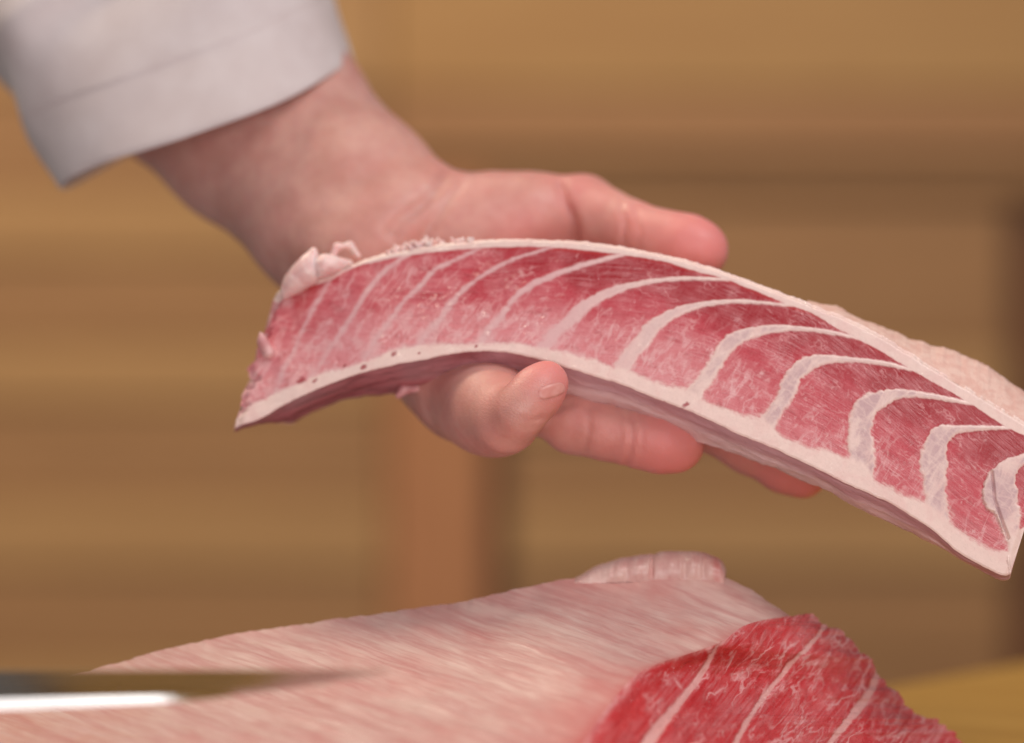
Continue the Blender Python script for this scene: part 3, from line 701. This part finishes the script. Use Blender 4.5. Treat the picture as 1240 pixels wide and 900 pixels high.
# sleeve
ns, nl = 120, 60
hem_c = W(250, 150, .135); ax = W(160, -30, .165) - hem_c; axl = np.linalg.norm(ax); ax = ax / axl
side_v = W(428, 78, .135) - W(72, 222, .135); hwid = np.linalg.norm(side_v) / 2; side_v = side_v / (2 * hwid)
side_v = side_v; dep_v = np.array([0.04, -1.0, -0.10]); dep_v /= np.linalg.norm(dep_v)
th = np.linspace(0, 2 * math.pi, ns, endpoint=False)
def sleeve_ring(t, off):
    r1 = (hwid + 0.018 * t + 0.012 * t * t) + off; r2 = 0.054 + 0.004 * t + off
    sx_ = np.sign(np.cos(th)) * np.abs(np.cos(th)) ** 0.8
    base = hem_c + ax * (t * 0.17) + side_v * (0.004 * t)
    wr = 0.0022 * fbm(th[:, None][:, 0] * 1.2 + 2 * t, t * 3.0, seed=81) * 1.0 + 0.022 * fbm(th * 1.1 + 3.0 * t, t * 4.0 + 0.5 * np.sin(th), seed=83, o=2) * smooth(0.08, 0.5, t) + 0.0016 * np.sin(th * 5 + t * 9) * smooth(0.05, 0.5, t)
    ln = 0.002 * np.sin(th * 3 + 1) * (1 - t)
    return base + side_v * (sx_ * (r1 + wr))[:, None] + dep_v * (np.sign(np.sin(th)) * np.abs(np.sin(th)) ** 0.8 * (r2 + wr))[:, None] + ax * ln[:, None]
def tube(rows):
    n = len(rows); Vt = np.vstack(rows); i, j = np.meshgrid(np.arange(n - 1), np.arange(ns), indexing='ij'); a = i * ns + j; b = i * ns + (j + 1) % ns
    return Vt, np.stack([a, b, b + ns, a + ns], -1).reshape(-1, 4)
ts = np.linspace(0, 1, nl)
Vs, Fs_ = tube([sleeve_ring(t, -0.0012) for t in ts[::-1]] + [sleeve_ring(-0.004, -0.0006)] + [sleeve_ring(t, 0.0) for t in ts])
sl = mesh("sleeve", Vs - PO, Fs_, MAT_CLOTH, person)
hs = np.linspace(-0.006, 0.17, 12)
Vs, Fs_ = tube([sleeve_ring(0.172, 0.0002)] + [sleeve_ring(t, 0.0003 * smooth(0.17, 0.12, t)) for t in hs[::-1]] + [sleeve_ring(-0.0075, 0.0)] + [sleeve_ring(-0.003, -0.0014)] + [sleeve_ring(0.16, -0.0018)])
mesh("hem", Vs - PO, Fs_, MAT_CLOTH, sl)

# ------------------------------------------------------------------ the loin below
LOIN = empty("fish_loin", tuple(W(620, 900, -0.02)))
tag(LOIN, "large block of red fish loin with pale membrane on top, lying on the board", "fish loin")
crest = [(-80, 862), (0, 842), (70, 824), (130, 808), (190, 790), (250, 775), (310, 764), (420, 750), (500, 738), (590, 722), (640, 711), (690, 702), (760, 698), (830, 698), (872, 699), (900, 708), (930, 728), (960, 748)]
gR = np.array([0, .06, .2, .31, .40, .46, .58, .75, .885, 1.0]); xR = np.array([960, 940, 900, 868, 800, 770, 740, 710, 692, 680.])
def Rpx(g): return np.interp(g, gR, xR)
def loin_y(g): return 0.030 - 0.14 * g
NA, NG = 420, 130
ga = np.linspace(0, 1, NG); aa = np.linspace(0, 1, NA)
rx = spline(np.stack([gR, xR], 1), 400); rxg = np.interp(ga, rx[:, 0], rx[:, 1])
LX = -80 + (rxg[None, :] + 80) * aa[:, None]
cr = curve_y(crest, LX) + fbm(LX * 0.04, 0.4, seed=91) * 2.0 * smooth(0.15, 0, ga)[None, :] + fbm(LX * 0.2, 0.4, seed=92) * 1.2 * smooth(0.08, 0, ga)[None, :]
LY = cr + (960 - cr) * ga[None, :]
LD = loin_y(ga)[None, :] + 0 * LX
LV = W(LX.ravel(), LY.ravel(), LD.ravel())
dE = (rxg[None, :] - LX)
LV[:, 2] += (smooth(0, 40, dE) * (0.0011 * fbm(LX * 0.012, LY * 0.02, seed=93) + 0.0003 * fbm((LX * 0.94 + LY * 0.34) * 0.02, (LY * 0.94 - LX * 0.34) * 0.16, seed=94))).ravel()
ph = math.radians(19)
lf = np.stack([(LX * math.cos(ph) + LY * math.sin(ph)).ravel(), ((LY * math.cos(ph) - LX * math.sin(ph)) * 1.25).ravel(), np.zeros(LX.size)], 1)
dE = (rxg[None, :] - LX)
lred = 0.55 * smooth(0.55, 1.0, ga)[None, :] * smooth(420, 640, LX) + 0.30 * smooth(90, 10, dE) * smooth(0.3, 0.55, ga)[None, :] + 0.28 * smooth(18, 0, dE) * smooth(0.1, 0.3, ga)[None, :] + 0.30 * fbm(LX * 0.012, LY * 0.03, seed=95)
lred = np.clip(lred, 0, 0.85).ravel()
LO = np.array(LOIN.location)
Fm = grid_faces(NA, NG)
mesh("membrane", LV - LO, Fm, MAT_MEMB, LOIN, dict(fib=lf, red=lred))
# red cut face
rEdge = [(960, 747), (975, 744.5), (989, 745), (1000, 755), (1030, 775), (1050, 795), (1062, 808), (1073, 824), (1090, 840), (1106, 860), (1140, 880), (1165, 900), (1200, 930), (1225, 960)]
NC = 260; NG2 = 200
g2 = np.linspace(0, 1, NG2); lx = np.interp(g2, rx[:, 0], rx[:, 1]); lcr = curve_y(crest, lx); ly = lcr + (960 - lcr) * g2
re = resample(rEdge, NG2); cc = np.linspace(0, 1, NC)
jag = (fbm(g2 * 22, 0.7, seed=101) * 12 + fbm(g2 * 60, 0.7, seed=102) * 4)
CX = lx[None, :] * (1 - cc[:, None]) + (re[:, 0] + jag)[None, :] * cc[:, None]; CY = ly[None, :] * (1 - cc[:, None]) + (re[:, 1] - 0.5 * jag)[None, :] * cc[:, None]
yr = 0.030 + 0.014 * g2
CD = loin_y(g2)[None, :] * (1 - cc[:, None]) + yr[None, :] * cc[:, None]
CV = W(CX.ravel(), CY.ravel(), CD.ravel())
Q = np.stack([CX.ravel(), CY.ravel()], 1)
rbands = [[(872, 774, 2), (862, 795, 2.5), (846, 822, 3.5), (820, 854, 5), (795, 884, 7), (775, 915, 8), (760, 960, 9)],
          [(1004, 750, 2.5), (994, 766, 2.6), (975, 788, 2.6), (952, 812, 3), (925, 845, 3.4), (905, 875, 3.6), (885, 915, 4), (870, 960, 4)],
          [(1064, 814, 2), (1054, 838, 4), (1038, 860, 3.6), (1018, 884, 3), (1000, 910, 3), (980, 960, 3)]]
w2 = fbm(Q[:, 0] * 0.06, Q[:, 1] * 0.06, seed=111) * 4 + fbm(Q[:, 0] * 0.2, Q[:, 1] * 0.2, seed=112) * 3
dbs = []; rg2 = np.zeros(len(Q), int)
for bnd in rbands:
    c = spline(bnd, 40); ext = np.vstack([2 * c[0, :2] - c[3, :2], c[:, :2]])
    d, arc, side = poly_dist(Q, ext); hw = np.interp(arc, np.linspace(0, arc.max() + 1e-6, 40), c[:, 2]); dbs.append(d - hw + w2 * 0.45); rg2 += (side < 0)
dbs = np.array(dbs); db2 = dbs.min(0); ib2 = dbs.argmin(0)
dl = ((1 - (1 - cc[:, None])) * (re[:, 0] - lx)[None, :]).ravel()        # px from membrane edge
fat2 = smooth(2.6, -2, db2) * 0.9
fat2 = np.maximum(fat2, 0.62 * smooth(16, 0, dl) * (0.6 + 0.4 * vnoise(Q[:, 1] * 0.1, 0.3, seed=5)))
tuft = smooth(14, 2, np.abs(Q[:, 0] - re[:, 0][None, :].repeat(NC, 0).ravel()))
pale2 = np.clip(0.24 + 0.25 * fbm(Q[:, 0] * 0.02, Q[:, 1] * 0.02, seed=113) + 0.30 * tuft + 0.25 * smooth(870, 980, Q[:, 0]) + 0.5 * smooth(22, 0, dl), 0, 1)
p3 = math.radians(-52)
fib2 = np.stack([Q[:, 0] * math.cos(p3) + Q[:, 1] * math.sin(p3), Q[:, 1] * math.cos(p3) - Q[:, 0] * math.sin(p3), np.zeros(len(Q))], 1)
rel2 = 0.0004 * fbm(Q[:, 0] * 0.05, Q[:, 1] * 0.05, seed=115) + 0.0003 * fbm(Q[:, 0] * 0.2, Q[:, 1] * 0.2, seed=116) - 0.0003 * smooth(4, 0, db2)
FNc = vnormals(CV, grid_faces(NC, NG2)); Fc = grid_faces(NC, NG2)
if FNc[:, 1].mean() > 0: Fc = Fc[:, ::-1]; FNc = -FNc
CV = CV + FNc * (rel2 * smooth(0, 8, dl))[:, None]; FNc = vnormals(CV, Fc)
at2 = dict(fat=fat2, pale=pale2, rim=0.35 * smooth(80, 20, dl) * smooth(8, 24, dl), gel=np.zeros(len(Q)), spot=np.zeros(len(Q)), thin=np.zeros(len(Q)) + .3, fib=fib2, par=fib2 + np.array([300, 50, 0]))
pid2 = np.where(db2[Fc].mean(1) < 0, 100 + ib2[Fc[:, 0]], 200 + np.median(rg2[Fc], axis=1).astype(int))
rim2 = np.zeros((NC, NG2), bool); rim2[:, 0] = rim2[:, -1] = True; rim2[0] = rim2[-1] = True; rim2 = rim2.ravel()
inward = -FNc.mean(0); inward /= np.linalg.norm(inward)
for i in range(3): piece("fat_band", pid2 == 100 + i, CV, Fc, at2, MAT_RED, LOIN, 0.004, inward, FNc, rim2)
for i in range(4): piece("muscle_segment", pid2 == 200 + i, CV, Fc, at2, MAT_RED, LOIN, 0.004, inward, FNc, rim2)
# sides and back of the block down to the board
Gm = LV.reshape(NA, NG, 3); Gc = CV.reshape(NC, NG2, 3)
loop = np.vstack([Gm[:, 0], Gc[::6, 0], Gc[-1, ::4], Gc[::-6, -1], Gm[::-1, -1], Gm[0, ::-1]])
lo2 = loop.copy(); lo2[:, 2] = ZB + 0.0004; cen = loop.mean(0); lo2[:, :2] = lo2[:, :2] * 0.97 + cen[:2] * 0.03
mid = (loop + lo2) / 2; mid[:, :2] = mid[:, :2] * 1.01 - cen[:2] * 0.01
n = len(loop); Vb = np.vstack([loop - [0, 0, 0.0008], mid, lo2, [[cen[0], cen[1], ZB + 0.0004]]])
Fb = [(k * n + i, k * n + (i + 1) % n, (k + 1) * n + (i + 1) % n, (k + 1) * n + i) for k in (0, 1) for i in range(n)] + [(2 * n + i, 2 * n + (i + 1) % n, 3 * n) for i in range(n)]
mesh("underside", Vb - LO, Fb, MAT_FATPINK, LOIN)
# rolled fold of skin on the far edge
fo = [(664, 709), (690, 702), (720, 686), (745, 677.5), (762, 674), (785, 670), (792, 670.5), (800, 668), (820, 667), (842, 667), (860, 671), (872, 677), (879, 688), (879.5, 697)]
nx = 200; oc = resample(fo, nx); tt = np.linspace(0, 1, nx)
fx = oc[:, 0]; ft = oc[:, 1] + fbm(fx * 0.08, 0.2, seed=121) * 1.6
fb_ = curve_y(crest, fx) + 7; fx_b = fx - 4 * smooth(0.9, 1, tt)
ridge = 0.0012 * fbm(fx * 0.05, 0.3, seed=127) + 0.0005 * fbm(fx * 0.10, 0.9, seed=122) - 0.0016 * np.exp(-((fx - 789) / 2.6) ** 2) - 0.0006 * np.exp(-((fx - 829) / 3) ** 2) - 0.0007 * np.exp(-((fx - 852) / 2.5) ** 2) - 0.0005 * np.exp(-((fx - 758) / 4) ** 2)
end = 0.7 * smooth(1.0, 0.95, tt) * smooth(0, 0.4, tt)
rows = []
for t in np.linspace(0, 1, 16):
    u = t ** 0.9; py_ = fb_ * (1 - u) + ft * u; p = W(fx_b * (1 - u) + fx * u, py_, 0.0265 + 0.004 * t - (0.0024 * math.sin(math.pi * min(1, t * 1.02)) * end + ridge * math.sin(math.pi * t * 0.9)) + 0.004 * t ** 6)
    rows.append(p)
for dy, dz in ((.0016, -.0004), (.003, -.0016), (.0042, -.005), (.005, -.014)):
    p = W(fx, ft, 0.0345); p[:, 1] += dy * (0.3 + 0.7 * end); p[:, 2] += dz; rows.append(p)
Rf = np.stack(rows, 1); nrw = len(rows)
q = np.stack(np.broadcast_arrays(np.linspace(0, 60, nrw)[None, :], (fx * 0.24 + 40)[:, None], np.zeros((nx, nrw))), -1).reshape(-1, 3)
rv = np.clip(0.40 * np.exp(-((fx - 868) / 5) ** 2) + 0.1 * smooth(820, 870, fx) + 0.2 * np.exp(-((fx - 789) / 4) ** 2), 0, 1)
mesh("skin_fold", Rf.reshape(-1, 3) - LO, grid_faces(nx, nrw), MAT_MEMB, LOIN, dict(fib=q, red=np.repeat(rv, nrw)))

# ------------------------------------------------------------------ knife
KN = empty("kitchen_knife", tuple(W(-150, 830, -0.07)))
tag(KN, "long steel knife blade crossing the pale membrane at the lower left", "knife")
KO = np.array(KN.location)
nk = 60; kx = np.linspace(-230, 470, nk); kt = (kx + 230) / 700; ky = -0.112 + 0.004 * kt
spine = 812 + 0 * kx; edge = np.interp(kx, [-230, 0, 230, 380, 470], [866, 860, 849, 830, 814.5]); mid_ = np.interp(kx, [-230, 0, 230, 380, 470], [848, 846, 841, 826, 813.5])
tw = -0.0030 * smooth(150, 420, kx)
rows = [W(kx, spine, ky + .001), W(kx, spine - 0.3, ky - .001), W(kx, spine + 0.6, ky - .0022), W(kx, mid_, ky + .0015), W(kx, edge, ky + .0013 - tw), W(kx, edge + 0.3, ky + .0017 - tw), W(kx, mid_ - 2, ky + .0035)]
K = np.stack(rows, 1); nr = len(rows)
i, j = np.meshgrid(np.arange(nk - 1), np.arange(nr), indexing='ij'); a = i * nr + j; b = i * nr + (j + 1) % nr
mesh("blade", K.reshape(-1, 3) - KO, np.stack([a, a + nr, b + nr, b], -1).reshape(-1, 4), MAT_STEEL, KN, smooth_sh=False)
lumpk = lump("handle", [(W(-225, 832, -.109), .009), (W(-330, 834, -.108), .0105), (W(-520, 838, -.107), .011), (W(-620, 842, -.106), .0125)], MAT_HANDLE, KN, k=0.004, h=0.0016, rough=0, it=2)
